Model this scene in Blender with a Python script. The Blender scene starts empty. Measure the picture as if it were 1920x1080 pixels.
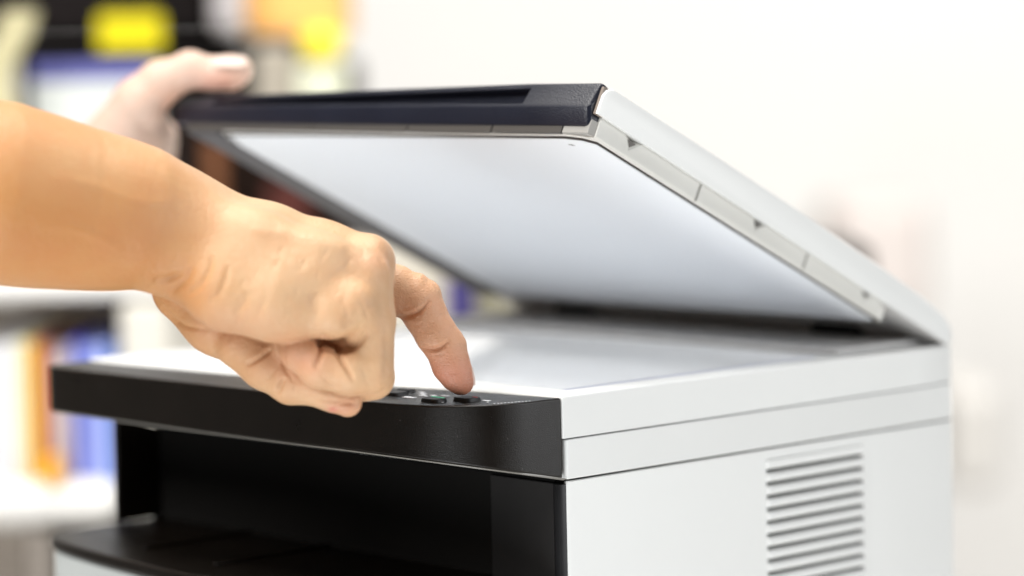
import bpy, bmesh, math, random
import numpy as np
from mathutils import Vector, Matrix
random.seed(7)
np.random.seed(7)
MM = 0.001
sc = bpy.context.scene
col = sc.collection

# ------------------------------------------------------------------ camera
F, YAW, PIT, ROL, D0 = 5463.337, .829, .081, -.022, 1266.9
fw = np.array([-math.sin(YAW)*math.cos(PIT), math.cos(YAW)*math.cos(PIT), -math.sin(PIT)])
rr = np.cross(fw, [0, 0, 1.]); rr /= np.linalg.norm(rr); uu = np.cross(rr, fw)
CR = rr*math.cos(ROL)+uu*math.sin(ROL)
CU = -rr*math.sin(ROL)+uu*math.cos(ROL)
CP = -(fw*D0+CR*(97/F*D0)+CU*(-203/F*D0))           # camera place in printer millimetres

cam_data = bpy.data.cameras.new('camera')
cam = bpy.data.objects.new('camera', cam_data); col.objects.link(cam)
M = Matrix(((CR[0], CU[0], -fw[0], CP[0]*MM), (CR[1], CU[1], -fw[1], CP[1]*MM), (CR[2], CU[2], -fw[2], CP[2]*MM), (0, 0, 0, 1)))
cam.matrix_world = M
cam_data.sensor_width = 36; cam_data.lens = 36*F/1920
cam_data.clip_start = .05; cam_data.clip_end = 60
cam_data.dof.use_dof = True
cam_data.dof.focus_distance = 1.262
cam_data.dof.aperture_fstop = 3.2
sc.camera = cam

# ------------------------------------------------------------------ light
world = bpy.data.worlds.new('World'); sc.world = world; world.use_nodes = True
bgn = world.node_tree.nodes['Background']
bgn.inputs[0].default_value = (1, .98, .95, 1); bgn.inputs[1].default_value = .13
sc.view_settings.view_transform = 'Standard'; sc.view_settings.look = 'None'
sc.view_settings.exposure = 0; sc.view_settings.gamma = 1


def area(name, loc, target, size, power, color=(1, 1, 1), size_y=None):
    l = bpy.data.lights.new(name, 'AREA'); l.energy = power; l.color = color
    l.shape = 'RECTANGLE'; l.size = size; l.size_y = size_y or size
    o = bpy.data.objects.new(name, l); col.objects.link(o)
    o.location = loc
    o.rotation_euler = (Vector(target)-Vector(loc)).to_track_quat('-Z', 'Y').to_euler()
    return o


area('ceiling_panel_light', (-.35, .1, 1.45), (-.15, .05, 0), 1.1, 32, (1, .97, .92))
area('window_light', (2.1, 1.15, .35), (-.0, .3, -.02), 1.3, 36, (.96, .98, 1))
area('front_fill_light', (-.1, -1.3, 1.15), (-.15, .05, .0), .9, 34, (1, .99, .97))  # added front fill to brighten the glass and upper surfaces
area('low_fill_light', (.3, -1.0, -.78), (-.12, .1, .1), .9, 14, (.95, .98, 1))  # added fill aimed up at the pad, no window there
area('wall_light', (-.9, 1.7, 1.9), (-2.4, 3.3, -.3), 2.6, 92, (1, .975, .94))

# ------------------------------------------------------------------ materials
def mat(name, color, rough=.5, spec=.5, noise=0, nscale=60, bump=0, bscale=400, coat=0, metallic=0, sss=0, emit=None, estr=0):
    m = bpy.data.materials.new(name); m.use_nodes = True
    nt = m.node_tree; b = nt.nodes['Principled BSDF']
    b.inputs['Base Color'].default_value = (*color, 1)
    b.inputs['Roughness'].default_value = rough
    b.inputs['Specular IOR Level'].default_value = spec
    b.inputs['Metallic'].default_value = metallic
    b.inputs['Coat Weight'].default_value = coat
    tc = nt.nodes.new('ShaderNodeTexCoord')
    if noise:
        n = nt.nodes.new('ShaderNodeTexNoise'); n.inputs['Scale'].default_value = nscale; n.inputs['Detail'].default_value = 5
        nt.links.new(tc.outputs['Object'], n.inputs['Vector'])
        mx = nt.nodes.new('ShaderNodeMix'); mx.data_type = 'RGBA'
        mx.inputs[6].default_value = (*[c*(1-noise) for c in color], 1)
        mx.inputs[7].default_value = (*[min(1, c*(1+noise)) for c in color], 1)
        nt.links.new(n.outputs['Fac'], mx.inputs[0]); nt.links.new(mx.outputs[2], b.inputs['Base Color'])
        mr = nt.nodes.new('ShaderNodeMapRange'); mr.inputs['To Min'].default_value = rough*.8; mr.inputs['To Max'].default_value = min(1, rough*1.2)
        nt.links.new(n.outputs['Fac'], mr.inputs['Value']); nt.links.new(mr.outputs[0], b.inputs['Roughness'])
    if bump:
        n2 = nt.nodes.new('ShaderNodeTexNoise'); n2.inputs['Scale'].default_value = bscale; n2.inputs['Detail'].default_value = 3
        nt.links.new(tc.outputs['Object'], n2.inputs['Vector'])
        bp = nt.nodes.new('ShaderNodeBump'); bp.inputs['Strength'].default_value = bump; bp.inputs['Distance'].default_value = .0004
        nt.links.new(n2.outputs['Fac'], bp.inputs['Height']); nt.links.new(bp.outputs[0], b.inputs['Normal'])
    if emit:
        b.inputs['Emission Color'].default_value = (*emit, 1); b.inputs['Emission Strength'].default_value = estr
    return m


WHITE = mat('white_plastic', (.80, .81, .80), .5, .4, noise=.015, nscale=25, bump=.15, bscale=1500)
WHITE2 = mat('warm_white_plastic', (.70, .69, .66), .5, .4, noise=.02, nscale=30)
GREYP = mat('grey_plastic', (.45, .47, .46), .5, .4, noise=.02)
BLACK = mat('black_plastic', (.0052, .0033, .0020), .30, .34, noise=.3, nscale=60, bump=.35, bscale=2600)
def add_specks(m, scale, thr, c):
    nt = m.node_tree; b = nt.nodes['Principled BSDF']
    src = b.inputs['Base Color'].links[0].from_socket
    tc = nt.nodes.new('ShaderNodeTexCoord')
    v = nt.nodes.new('ShaderNodeTexVoronoi'); v.inputs['Scale'].default_value = scale; v.inputs['Randomness'].default_value = 1
    n = nt.nodes.new('ShaderNodeTexNoise'); n.inputs['Scale'].default_value = scale*.6
    mp = nt.nodes.new('ShaderNodeMapping'); mp.inputs['Rotation'].default_value = (.3, .5, .4); mp.inputs['Scale'].default_value = (1, 1.6, .7)
    nt.links.new(tc.outputs['Object'], mp.inputs[0]); nt.links.new(mp.outputs[0], v.inputs['Vector']); nt.links.new(tc.outputs['Object'], n.inputs['Vector'])
    ad = nt.nodes.new('ShaderNodeMath'); ad.operation = 'MULTIPLY_ADD'; ad.inputs[1].default_value = -.25
    nt.links.new(n.outputs['Fac'], ad.inputs[0]); nt.links.new(v.outputs['Distance'], ad.inputs[2])
    lt = nt.nodes.new('ShaderNodeMath'); lt.operation = 'LESS_THAN'; lt.inputs[1].default_value = thr
    nt.links.new(ad.outputs[0], lt.inputs[0])
    mx = nt.nodes.new('ShaderNodeMix'); mx.data_type = 'RGBA'; mx.inputs[7].default_value = (*c, 1)
    nt.links.new(lt.outputs[0], mx.inputs[0]); nt.links.new(src, mx.inputs[6]); nt.links.new(mx.outputs[2], b.inputs['Base Color'])


add_specks(BLACK, 210, -.086, (.05, .045, .042))
BLACKR = mat('black_grained_plastic', (.006, .0075, .017), .33, .5, noise=.25, nscale=40, bump=.6, bscale=1400)
BLACKM = mat('matt_black_plastic', (.0018, .0018, .0018), .5, .2, noise=.2)
DARK = mat('dark_cavity', (.01, .009, .008), .8, .2)
SEAL = mat('dark_seal', (.035, .028, .024), .7, .2)
PADM = mat('white_pad', (.80, .83, .87), .55, .3, noise=.01, nscale=12)
KEYM = mat('rubber_key', (.008, .008, .009), .5, .4)
INK = mat('white_ink', (.80, .82, .86), .6, .2)
GREEN = mat('green_lamp', (.05, .45, .22), .4, .4, emit=(.1, .9, .45), estr=.35)
RED = mat('red_lamp', (.35, .02, .03), .4, .4, emit=(.7, .02, .05), estr=.12)
GLASS = mat('platen_glass', (.88, .90, .92), .06, .5, emit=(.92, .96, 1), estr=.14)  # faint glow added so the platen looks brighter, no lamp beneath
GLASSEDGE = mat('glass_edge', (.36, .38, .54), .3, .5)
TABLE = mat('table_laminate', (.7, .68, .64), .4, .4, noise=.03, nscale=10)

# skin
def skin_material():
    m = bpy.data.materials.new('skin'); m.use_nodes = True
    nt = m.node_tree; b = nt.nodes['Principled BSDF']
    at = nt.nodes.new('ShaderNodeAttribute'); at.attribute_name = 'skin_tone'
    tc = nt.nodes.new('ShaderNodeTexCoord')
    n = nt.nodes.new('ShaderNodeTexNoise'); n.inputs['Scale'].default_value = 38; n.inputs['Detail'].default_value = 9; n.inputs['Roughness'].default_value = .72
    nt.links.new(tc.outputs['Object'], n.inputs['Vector'])
    mr = nt.nodes.new('ShaderNodeMapRange'); mr.inputs['From Min'].default_value = .3; mr.inputs['From Max'].default_value = .7
    mr.inputs['To Min'].default_value = .0; mr.inputs['To Max'].default_value = .62
    nt.links.new(n.outputs['Fac'], mr.inputs['Value'])
    mx = nt.nodes.new('ShaderNodeMix'); mx.data_type = 'RGBA'; mx.blend_type = 'MULTIPLY'
    mx.inputs[7].default_value = (.97, .74, .62, 1)
    nt.links.new(mr.outputs[0], mx.inputs[0]); nt.links.new(at.outputs['Color'], mx.inputs[6])
    nt.links.new(mx.outputs[2], b.inputs['Base Color'])
    b.inputs['Roughness'].default_value = .42; b.inputs['Specular IOR Level'].default_value = .5
    b.inputs['Subsurface Weight'].default_value = .08
    b.inputs['Subsurface Radius'].default_value = (1, .35, .2); b.inputs['Subsurface Scale'].default_value = .004
    v = nt.nodes.new('ShaderNodeTexVoronoi'); v.inputs['Scale'].default_value = 900; v.feature = 'DISTANCE_TO_EDGE'
    mp = nt.nodes.new('ShaderNodeMapping'); mp.inputs['Scale'].default_value = (1, .6, 1)
    nt.links.new(tc.outputs['Object'], mp.inputs[0]); nt.links.new(mp.outputs[0], v.inputs['Vector'])
    n2 = nt.nodes.new('ShaderNodeTexNoise'); n2.inputs['Scale'].default_value = 420; n2.inputs['Detail'].default_value = 8; n2.inputs['Roughness'].default_value = .65
    nt.links.new(tc.outputs['Object'], n2.inputs['Vector'])
    ad = nt.nodes.new('ShaderNodeMath'); ad.operation = 'ADD'
    mu = nt.nodes.new('ShaderNodeMath'); mu.operation = 'MULTIPLY'; mu.inputs[1].default_value = .8
    nt.links.new(v.outputs['Distance'], mu.inputs[0]); nt.links.new(mu.outputs[0], ad.inputs[0]); nt.links.new(n2.outputs['Fac'], ad.inputs[1])
    bp = nt.nodes.new('ShaderNodeBump'); bp.inputs['Strength'].default_value = .7; bp.inputs['Distance'].default_value = .0006
    nt.links.new(ad.outputs[0], bp.inputs['Height']); nt.links.new(bp.outputs[0], b.inputs['Normal'])
    return m


SKIN = skin_material()
NAIL = mat('nail', (.70, .55, .48), .45, .4)

# ------------------------------------------------------------------ mesh helpers (millimetres in, metres out)
def link(name, verts, faces, material, parent=None, bevel=0, smooth=False, seg=2, angle=35):
    me = bpy.data.meshes.new(name)
    me.from_pydata([tuple(float(c)*MM for c in v) for v in verts], [], faces)
    bm = bmesh.new(); bm.from_mesh(me)
    bmesh.ops.recalc_face_normals(bm, faces=bm.faces)
    bm.to_mesh(me); bm.free()
    me.materials.append(material)
    o = bpy.data.objects.new(name, me); col.objects.link(o)
    if bevel:
        md = o.modifiers.new('edge', 'BEVEL'); md.width = bevel*MM; md.segments = seg; md.limit_method = 'ANGLE'; md.angle_limit = math.radians(angle)
        md.harden_normals = True
    for p in me.polygons: p.use_smooth = bool(smooth or bevel)
    if smooth and not bevel:
        try: me.set_sharp_from_angle(angle=math.radians(40))
        except Exception: pass
    if parent: o.parent = parent
    return o


def boxm(x0, x1, y0, y1, z0, z1):
    v = [(x, y, z) for x in (x0, x1) for y in (y0, y1) for z in (z0, z1)]
    f = [(0, 1, 3, 2), (4, 6, 7, 5), (0, 4, 5, 1), (2, 3, 7, 6), (0, 2, 6, 4), (1, 5, 7, 3)]
    return v, f


def merge(*parts):
    V, Fc = [], []
    for v, f in parts:
        k = len(V); V += list(v); Fc += [tuple(i+k for i in q) for q in f]
    return V, Fc


def box(name, b, m, parent=None, bevel=0, xf=None, seg=2):
    v, f = boxm(*b)
    if xf: v = [xf(p) for p in v]
    return link(name, v, f, m, parent, bevel, seg=seg)


def loft(top, bot):
    """closed solid between two loops of equal length"""
    n = len(top); v = list(top)+list(bot)
    f = [tuple(range(n)), tuple(range(2*n-1, n-1, -1))]
    f += [(i, (i+1) % n, n+(i+1) % n, n+i) for i in range(n)]
    return v, f


def empty(name, loc=(0, 0, 0), rz=0):
    o = bpy.data.objects.new(name, None); col.objects.link(o)
    o.location = loc; o.rotation_euler = (0, 0, rz); o.empty_display_size = .05
    return o


def tag(o, label=None, cat=None, group=None, kind=None):
    if label: o['label'] = label
    if cat: o['category'] = cat
    if group: o['group'] = group
    if kind: o['kind'] = kind
    return o


def smooth_closed(pts, n=6):
    P = [np.array(p, float) for p in pts]; out = []
    for i in range(len(P)-1):
        p0 = P[max(i-1, 0)]; p1 = P[i]; p2 = P[i+1]; p3 = P[min(i+2, len(P)-1)]
        for k in range(n):
            t = k/n
            out.append(.5*((2*p1)+(-p0+p2)*t+(2*p0-5*p1+4*p2-p3)*t*t+(-p0+3*p1-3*p2+p3)*t**3))
    out.append(P[-1])
    return [tuple(p) for p in out]


# ------------------------------------------------------------------ the setting
HAX = math.atan2(-fw[0], fw[1])      # heading of the camera about z
# room frame: walls are square to this heading
def at(px, py, depth):
    return CP+(fw+CR*(px-960)/F+CU*(540-py)/F)*depth


TABLE_Z = -430.
FLOOR_Z = -1150.
ax = np.array([math.cos(HAX), math.sin(HAX), 0]); ay = np.array([-math.sin(HAX), math.cos(HAX), 0])
WALLC = CP+ay*5200
def room(a, b, z):
    """a metres right, b metres ahead of a point on the floor below the camera -> printer mm"""
    p = CP+ax*a*1000+ay*b*1000
    return (p[0], p[1], z)


v = [room(-6, -3, FLOOR_Z), room(6, -3, FLOOR_Z), room(6, 5.2, FLOOR_Z), room(-6, 5.2, FLOOR_Z)]
v2 = [(p[0], p[1], FLOOR_Z-60) for p in v]
tag(link('floor', *loft(v, v2), mat('floor_vinyl', (.6, .58, .55), .4, .4, noise=.05, nscale=4)), 'pale office floor below the table', kind='structure')
v = [room(-6, 5.21, FLOOR_Z-60), room(6, 5.21, FLOOR_Z-60), room(6, 5.21, 2400), room(-6, 5.21, 2400)]
v2 = [room(-6, 5.35, FLOOR_Z-60), room(6, 5.35, FLOOR_Z-60), room(6, 5.35, 2400), room(-6, 5.35, 2400)]
tag(link('wall', *loft(v, v2), mat('wall_paint', (.86, .85, .83), .8, .2, noise=.01, nscale=3)), 'plain warm white office wall far behind the printer', kind='structure')
v, f = boxm(-900, 500, -250, 600, TABLE_Z-30, TABLE_Z)
tb = empty('table', (-.2, .15, FLOOR_Z*MM)); tag(tb, 'pale laminate table carrying the printer', 'table')
def child(o, p):
    o.parent = p; o.matrix_parent_inverse = Matrix.Translation(p.location).inverted() if not any(p.rotation_euler) else p.matrix_basis.inverted()
    return o
child(link('tabletop', v, f, TABLE, bevel=2), tb)
for x in (-860, 420):
    for y in (-210, 520):
        child(box('leg', (x, x+40, y, y+40, FLOOR_Z, TABLE_Z-30.5), GREYP, bevel=2), tb)

# ------------------------------------------------------------------ printer
TH = math.radians(26.431)
dv = np.array([0, -math.cos(TH), math.sin(TH)]); nv = np.array([0, math.sin(TH), math.cos(TH)]); H0 = np.array([0, 262., 0])
def L(x, v, w): return H0+np.array([x, 0, 0])+dv*v+nv*w
def Lx(p): return L(*p)


PR = empty('office_printer', (-.155, .13, TABLE_Z*MM))
tag(PR, 'white and black laser multifunction printer with its scanner lid held open', 'printer')
def part(o, parent=None):
    if parent is None: return child(o, PR)
    return o


def sub(o, parent):      # sub-part: parent mesh objects sit at the printer origin offset
    o.parent = parent
    return o


WX = -311.
# back edge of the black panel's top as seen
BE = [(0, -1.5), (-20, -4.5), (-42, -8), (-66, -13), (-89, -17.5), (-135, -24), (-188, -30), (-235, -33), (-286, -36), (-309.5, -36.5)]
FR = [(0, -1.5), (-1.2, -14), (-3.2, -26), (-8.5, -38), (-19, -48.5), (-34, -55.5), (-60, -60.5), (-100, -63), (-150, -64.2), (-206, -64.8), (-260, -64.6), (-296, -64), (-305, -62.5), (-309, -58), (-309.5, -36.5)]
FRs = smooth_closed(FR, 4)
def zu(y): return -36.3+(max(-62, y)*-1)*.215
BEs = smooth_closed(BE, 3)
# top slab outline: front curve then back along the rim edge
outl = [(x, y) for x, y in FRs] + [(x, y) for x, y in reversed(BEs[1:-1])]
top = [(x, y, -.6-.004*abs(y)) for x, y in outl]
# a body that widens downwards to the back: underside reaches back to y=0
bot = [(x, y, zu(y)) for x, y in FRs]+[(x, -1.2, zu(-1.2)) for x, y in reversed(BEs[1:-1])]
panel = part(link('control_panel', *loft(top, bot), BLACK, bevel=.9, angle=40, seg=3))
# pale line of trim under the panel
t2 = [(x*.9985-.2, y+.25, zu(y)-.25) for x, y in FRs]; b2 = [(x*.9985-.2, y+.6, zu(y)-.85) for x, y in FRs]
i2 = [(x, y+2.5, zu(y)-.25) for x, y in FRs]
n = len(t2)
V = t2+b2+i2
Fc = [(i, i+1, n+i+1, n+i) for i in range(n-1)]+[(i, 2*n+i, 2*n+i+1, i+1) for i in range(n-1)]+[(n+i, n+i+1, 2*n+i+1, 2*n+i) for i in range(n-1)]
part(link('trim_strip', V, Fc, mat('pale_trim', (.20, .19, .17), .3, .5), smooth=True))

# scanner bed: ring top with glass well
bed_out = [(-.0, -1.2)]+[(0, 60), (0, 150), (0, 240), (-1.5, 267), (-5, 271), (-150, 271), (-306, 271), (-311, 266), (-311, 100), (-311, 0), (-311, -20), (-310.2, -35.5)]+[(x, y+.5) for x, y in reversed(BEs[1:-1])]
gl = (-294., -16.7, 17.5, 192.)
def bed():
    n = len(bed_out)
    inner = []
    cx, cy = (gl[0]+gl[1])/2, (gl[2]+gl[3])/2
    bm = bmesh.new()
    ov = [bm.verts.new((x*MM, y*MM, 0)) for x, y in bed_out]
    iv = [bm.verts.new((x*MM, y*MM, 0)) for x, y in ((gl[0], gl[2]), (gl[1], gl[2]), (gl[1], gl[3]), (gl[0], gl[3]))]
    oe = [bm.edges.new((ov[i], ov[(i+1) % n])) for i in range(n)]
    ie = [bm.edges.new((iv[i], iv[(i+1) % 4])) for i in range(4)]
    bmesh.ops.triangle_fill(bm, use_beauty=True, edges=oe+ie)
    # keep only the ring
    for f in list(bm.faces):
        c = f.calc_center_median()
        if gl[0] < c.x/MM < gl[1] and gl[2] < c.y/MM < gl[3]: bm.faces.remove(f)
    lo = [bm.verts.new((v.co.x, v.co.y, -18.6*MM)) for v in ov]
    for i in range(n):
        bm.faces.new((ov[i], lo[i], lo[(i+1) % n], ov[(i+1) % n]))
    li = [bm.verts.new((v.co.x, v.co.y, -2*MM)) for v in iv]
    for i in range(4): bm.faces.new((iv[i], iv[(i+1) % 4], li[(i+1) % 4], li[i]))
    bmesh.ops.recalc_face_normals(bm, faces=bm.faces)
    me = bpy.data.meshes.new('scanner_bed'); bm.to_mesh(me); bm.free()
    me.materials.append(WHITE)
    o = bpy.data.objects.new('scanner_bed', me); col.objects.link(o)
    md = o.modifiers.new('edge', 'BEVEL'); md.width = 1.1*MM; md.segments = 3; md.limit_method = 'ANGLE'; md.angle_limit = math.radians(40); md.harden_normals = True
    for p in me.polygons: p.use_smooth = True
    return o
part(bed())
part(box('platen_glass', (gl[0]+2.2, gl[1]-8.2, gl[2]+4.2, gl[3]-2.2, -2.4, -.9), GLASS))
for b in ((gl[0]+.1, gl[1]-.1, gl[2]+.1, gl[2]+4.1), (gl[0]+.1, gl[1]-.1, gl[3]-2.1, gl[3]-.1), (gl[0]+.1, gl[0]+2.1, gl[2]+4.2, gl[3]-2.2), (gl[1]-8.1, gl[1]-.1, gl[2]+4.2, gl[3]-2.2)):
    part(box('glass_edge', (*b, -2.4, -1.0), GLASSEDGE))
# dark core seen through the joints
part(box('inner_chassis', (WX+4, -2.5, 2.5, 267, TABLE_Z+25, -2.6), DARK))
def plan(x1, y0, inset=0):
    a = inset
    return [(x1-a-4, y0+a), (x1-a-1, y0+a+.3), (x1-a, y0+a+1.4), (x1-a, 263-a), (x1-a-2, 268-a), (x1-a-7, 270.5-a), (WX+7+a, 270.5-a), (WX+a, 264-a), (WX+a, y0+a)]
def ring(loop, z0, z1, th):
    """open-front U band with wall thickness: outer skin only plus inward returns"""
    cx, cy = -155, 135
    inn = [(x+(th if x < cx else -th), y+(th if y < cy else -th)) for x, y in loop]
    n = len(loop); V = [(x, y, z1) for x, y in loop]+[(x, y, z0) for x, y in loop]+[(x, y, z1) for x, y in inn]+[(x, y, z0) for x, y in inn]
    Fc = []
    for i in range(n):
        j = (i+1) % n
        Fc += [(i, n+i, n+j, j), (2*n+i, 2*n+j, 3*n+j, 3*n+i), (i, j, 2*n+j, 2*n+i), (n+i, 3*n+i, 3*n+j, n+j)]
    return V, Fc
part(link('scanner_base', *ring(plan(0, 0.2), -36.7, -19.1, 2.2), WHITE, bevel=.7, seg=2))

# right side cover with the louvred opening
Y0, Y1, ZT = 129.5, 197.5, -42.5
PITCH = 6.05; NS = 22
ZB = ZT-PITCH*NS-1
SX = 0.
def side_cover():
    ys = [1.0, 4, Y0, Y1, 263, 268, 270.5]; zs = [-37.6, ZT, ZB, TABLE_Z+12]
    bm = bmesh.new()
    def X(y): return 0 if 3 < y < 264 else {1.0: -.8, 268: -2, 270.5: -7}.get(y, 0)
    g = [[bm.verts.new((X(y)*MM, y*MM, z*MM)) for z in zs] for y in ys]
    for i in range(len(ys)-1):
        for j in range(len(zs)-1):
            if ys[i] == Y0 and j == 1: continue
            bm.faces.new((g[i][j], g[i+1][j], g[i+1][j+1], g[i][j+1]))
    # thickness by solidify
    me = bpy.data.meshes.new('side_cover'); bmesh.ops.recalc_face_normals(bm, faces=bm.faces)
    for f in bm.faces:
        if f.normal.x < 0: f.normal_flip()
    bm.to_mesh(me); bm.free(); me.materials.append(WHITE)
    o = bpy.data.objects.new('side_cover', me); col.objects.link(o)
    s = o.modifiers.new('thickness', 'SOLIDIFY'); s.thickness = 2.2*MM; s.offset = -1
    md = o.modifiers.new('edge', 'BEVEL'); md.width = .6*MM; md.segments = 2; md.limit_method = 'ANGLE'; md.angle_limit = math.radians(50); md.harden_normals = True
    for p in me.polygons: p.use_smooth = True
    return o
part(side_cover())
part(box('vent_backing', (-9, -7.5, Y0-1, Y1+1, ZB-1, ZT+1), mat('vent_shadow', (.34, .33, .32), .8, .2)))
slat_me = None
for k in range(NS):
    z = ZT-PITCH*k
    prof = [(.4, z-4.35), (1.3, z-3.7), (1.3, z-1.6), (.2, z-.3), (-4.5, z+.3), (-4.5, z-1.0), (-.8, z-3.9)]
    if k == 0:
        base = prof; n = len(prof)
        ysl = [Y0-.8, Y0+.6, Y1-.6, Y1+.8]
        V = [(x-(1.6 if yy in (ysl[0], ysl[-1]) else 0), yy, zz) for yy in ysl for x, zz in prof]
        Fc = [tuple(range(n)), tuple(range(4*n-1, 3*n-1, -1))]
        for s in range(3):
            Fc += [(s*n+i, s*n+(i+1) % n, (s+1)*n+(i+1) % n, (s+1)*n+i) for i in range(n)]
        so = part(link('slat', V, Fc, WHITE, bevel=.4, seg=2)); slat0 = so
    else:
        so = slat0.copy(); col.objects.link(so); so.location.z = -PITCH*k*MM
for q, yy in enumerate((143.5, 162, 181)):
    part(box('vent_rib', (-4.4, -3.2, yy, yy+1.1, ZB, ZT), WHITE, bevel=.2))
# back cover and left cover
part(box('rear_cover', (WX+7.5, -8, 268, 270.4, TABLE_Z+12, -38.2), WHITE, bevel=.5))
part(box('left_cover', (WX, WX+2.2, .5, 266, TABLE_Z+12, -38.2), WHITE, bevel=.5))

# front of the body: post, opening, tray
part(box('front_post', (-49.5, -7.6, .4, 10, -330, -39.0), mat('satin_black_plastic', (.026, .0245, .024), .4, .4, noise=.2), bevel=.5))
v, f = loft([(x, y, -38.9) for x, y in ((-7.2, .2), (-5.6, -2.2), (-3.6, -2.9), (-1.8, -2.3), (-.9, -.3), (-1.0, 3), (-7.2, 3))], [(x, y, -330) for x, y in ((-7.2, .2), (-5.6, -2.2), (-3.6, -2.9), (-1.8, -2.3), (-.9, -.3), (-1.0, 3), (-7.2, 3))])
part(link('corner_strip', v, f, mat('edge_black_plastic', (.009, .009, .010), .3, .5, noise=.2), smooth=True))
part(box('output_slot', (-307, -50, 118, 121, -90, -38.5), BLACKM))
part(box('opening_wall', (-51.5, -49.7, 10.2, 118, -90, -38.5), BLACKM))
part(box('opening_ceiling', (-305, -8, .9, 118, -38.4, -36.9), BLACKM))
cheek = [(-24, -30.6), (-24.4, -84.5), (118, -84.5), (118, -37.9), (1, -37.9), (-6, -35.5)]
V = [(-308.5, y, z) for y, z in cheek]+[(-304.8, y, z) for y, z in cheek]
n = len(cheek)
part(link('opening_cheek', V, [tuple(range(n)), tuple(range(2*n-1, n-1, -1))]+[(i, (i+1) % n, n+(i+1) % n, n+i) for i in range(n)], BLACK, bevel=1.2))
TR = [(-2, .3), (-3, -20), (-6, -38), (-20, -52), (-60, -63), (-110, -78), (-160, -87), (-206, -85), (-250, -80.5), (-288, -73.5), (-302, -67), (-308, -58), (-309.3, -45), (-309.5, -20), (-309, .3)]
TRs = smooth_closed(TR, 4)
v, f = loft([(x, y, -85.0) for x, y in TRs]+[(-309, 118, -85.0), (-51, 118, -80.0), (-51, .3, -85.0)], [(x, y, -91.0) for x, y in TRs]+[(-309, 118, -91.), (-51, 118, -91.), (-51, .3, -91.)])
part(link('output_tray', v, f, BLACK, bevel=1.8, seg=3))
for x0, y0, y1 in ((-232, -62, 100), (-170, -66, 100)):
    part(box('tray_rib', (x0, x0+3, y0, y1, -85.2, -83.6), BLACK, bevel=.7))
v, f = loft([(x*.998-.3, y+1.6, -91.8) for x, y in TRs], [(x*.998-.3, y+1.6, TABLE_Z+14) for x, y in TRs])
part(link('front_door', v, f, GREYP, bevel=1))
part(box('base_foot', (-290, -20, 10, 260, TABLE_Z+.5, TABLE_Z+24), BLACKM, bevel=2))

# buttons and lamps
def frame_button(x, y, ang, wd, dp, h=2.0, r=None):
    pts = []
    a = min(dp*.3, 2.2)
    for cx, cy, s in ((wd/2-a, dp/2-a, 0), (-wd/2+a, dp/2-a, 90), (-wd/2+a, -dp/2+a, 180), (wd/2-a, -dp/2+a, 270)):
        for k in range(4):
            t = math.radians(s+k*30); pts.append((cx+a*math.cos(t), cy+a*math.sin(t)))
    c, s_ = math.cos(ang), math.sin(ang)
    P = [(x+p[0]*c-p[1]*s_, y+p[0]*s_+p[1]*c) for p in pts]
    Q = [(x+p[0]*c*.9-p[1]*s_*.9, y+p[0]*s_*.9+p[1]*c*.9) for p in pts]
    return P, Q
def button(x, y, wd, dp, ang=0, h=2.0):
    P, Q = frame_button(x, y, ang, wd, dp)
    v, f = loft([(a, b, -.75+h) for a, b in Q], [(a, b, -1.4) for a, b in P])
    return sub(link('button', v, f, KEYM, bevel=.35), panel)
b1 = button(-26.8, -32.5, 11.5, 9, .0, 1.7)
b2 = button(-36.5, -43, 11.5, 8, .0, 1.5)
b3 = button(-70, -37.5, 13, 9, .0, 1.6)
b4 = button(-74, -27, 9, 6, .0, 1.4)
def flat(name, x, y, wd, dp, z, m, parent):
    if name == 'printed_mark': wd *= 1.25; dp *= 1.3
    v, f = boxm(x-wd/2, x+wd/2, y-dp/2, y+dp/2, z-.25, z)
    return sub(link(name, v, f, m, parent), parent)
flat('lamp', -37.9, -40.3, 6.4, .7, .92, GREEN, panel); flat('lamp', -33.4, -40.6, 1.6, .7, .92, GREEN, panel)
flat('lamp', -23.0, -31.2, 2.6, .8, 1.12, RED, panel)
for x, y, w_, d_ in ((-19.6, -27.6, 3.6, 1.3), (-31.2, -43.2, 1.3, .8), (-15.2, -31, .9, .7), (-56, -40.5, 5.8, 2.0), (-57.5, -31.5, 2.2, 2.2), (-52.5, -29.5, 2.6, 1.3),
                     (-62, -27.5, 3, 1.6), (-48.5, -27, 1.6, 1.2), (-46.2, -26.7, 1.0, 1.2), (-53.6, -33, 1.4, 1.0), (-66, -24.5, 2.6, 1.2)):
    flat('printed_mark', x, y, w_, d_, -.55, INK, panel)
for k in range(11):
    flat('printed_mark', -8.5+.55*k, -33+1.55*k, .55, .55, -.5, INK, panel)

# ------------------------------------------------------------------ lid
prof = [(267.5, 3.6), (267.5, 12.5), (266.0, 15.8), (262.5, 17.6), (200, 17.9), (120, 17.7), (60, 16.6), (25, 15.2), (8, 13.4), (0, 10.5), (-3.5, 6), (-3.5, 2.5), (-1.5, 1.0), (0.5, 1.1), (60, 1.7), (160, 2.9)]
n = len(prof)
def slab(xs_ins, prof):
    V = []; cv, cw = 132, 9
    for x, ins in xs_ins:
        V += [L(x, min(v+(ins if v < cv else -ins), 262.3 if x < -1.7 else 999), w+(-ins if w > cw else 0)-(.0225*abs(x+50)*max(v, 0)/265*(w > 9 and x < -50))) for v, w in prof]
    m_ = len(xs_ins)
    Fc = [tuple(range(n)), tuple(range(m_*n-1, (m_-1)*n-1, -1))]
    for s in range(m_-1): Fc += [(s*n+i, s*n+(i+1) % n, (s+1)*n+(i+1) % n, (s+1)*n+i) for i in range(n)]
    return V, Fc
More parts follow.
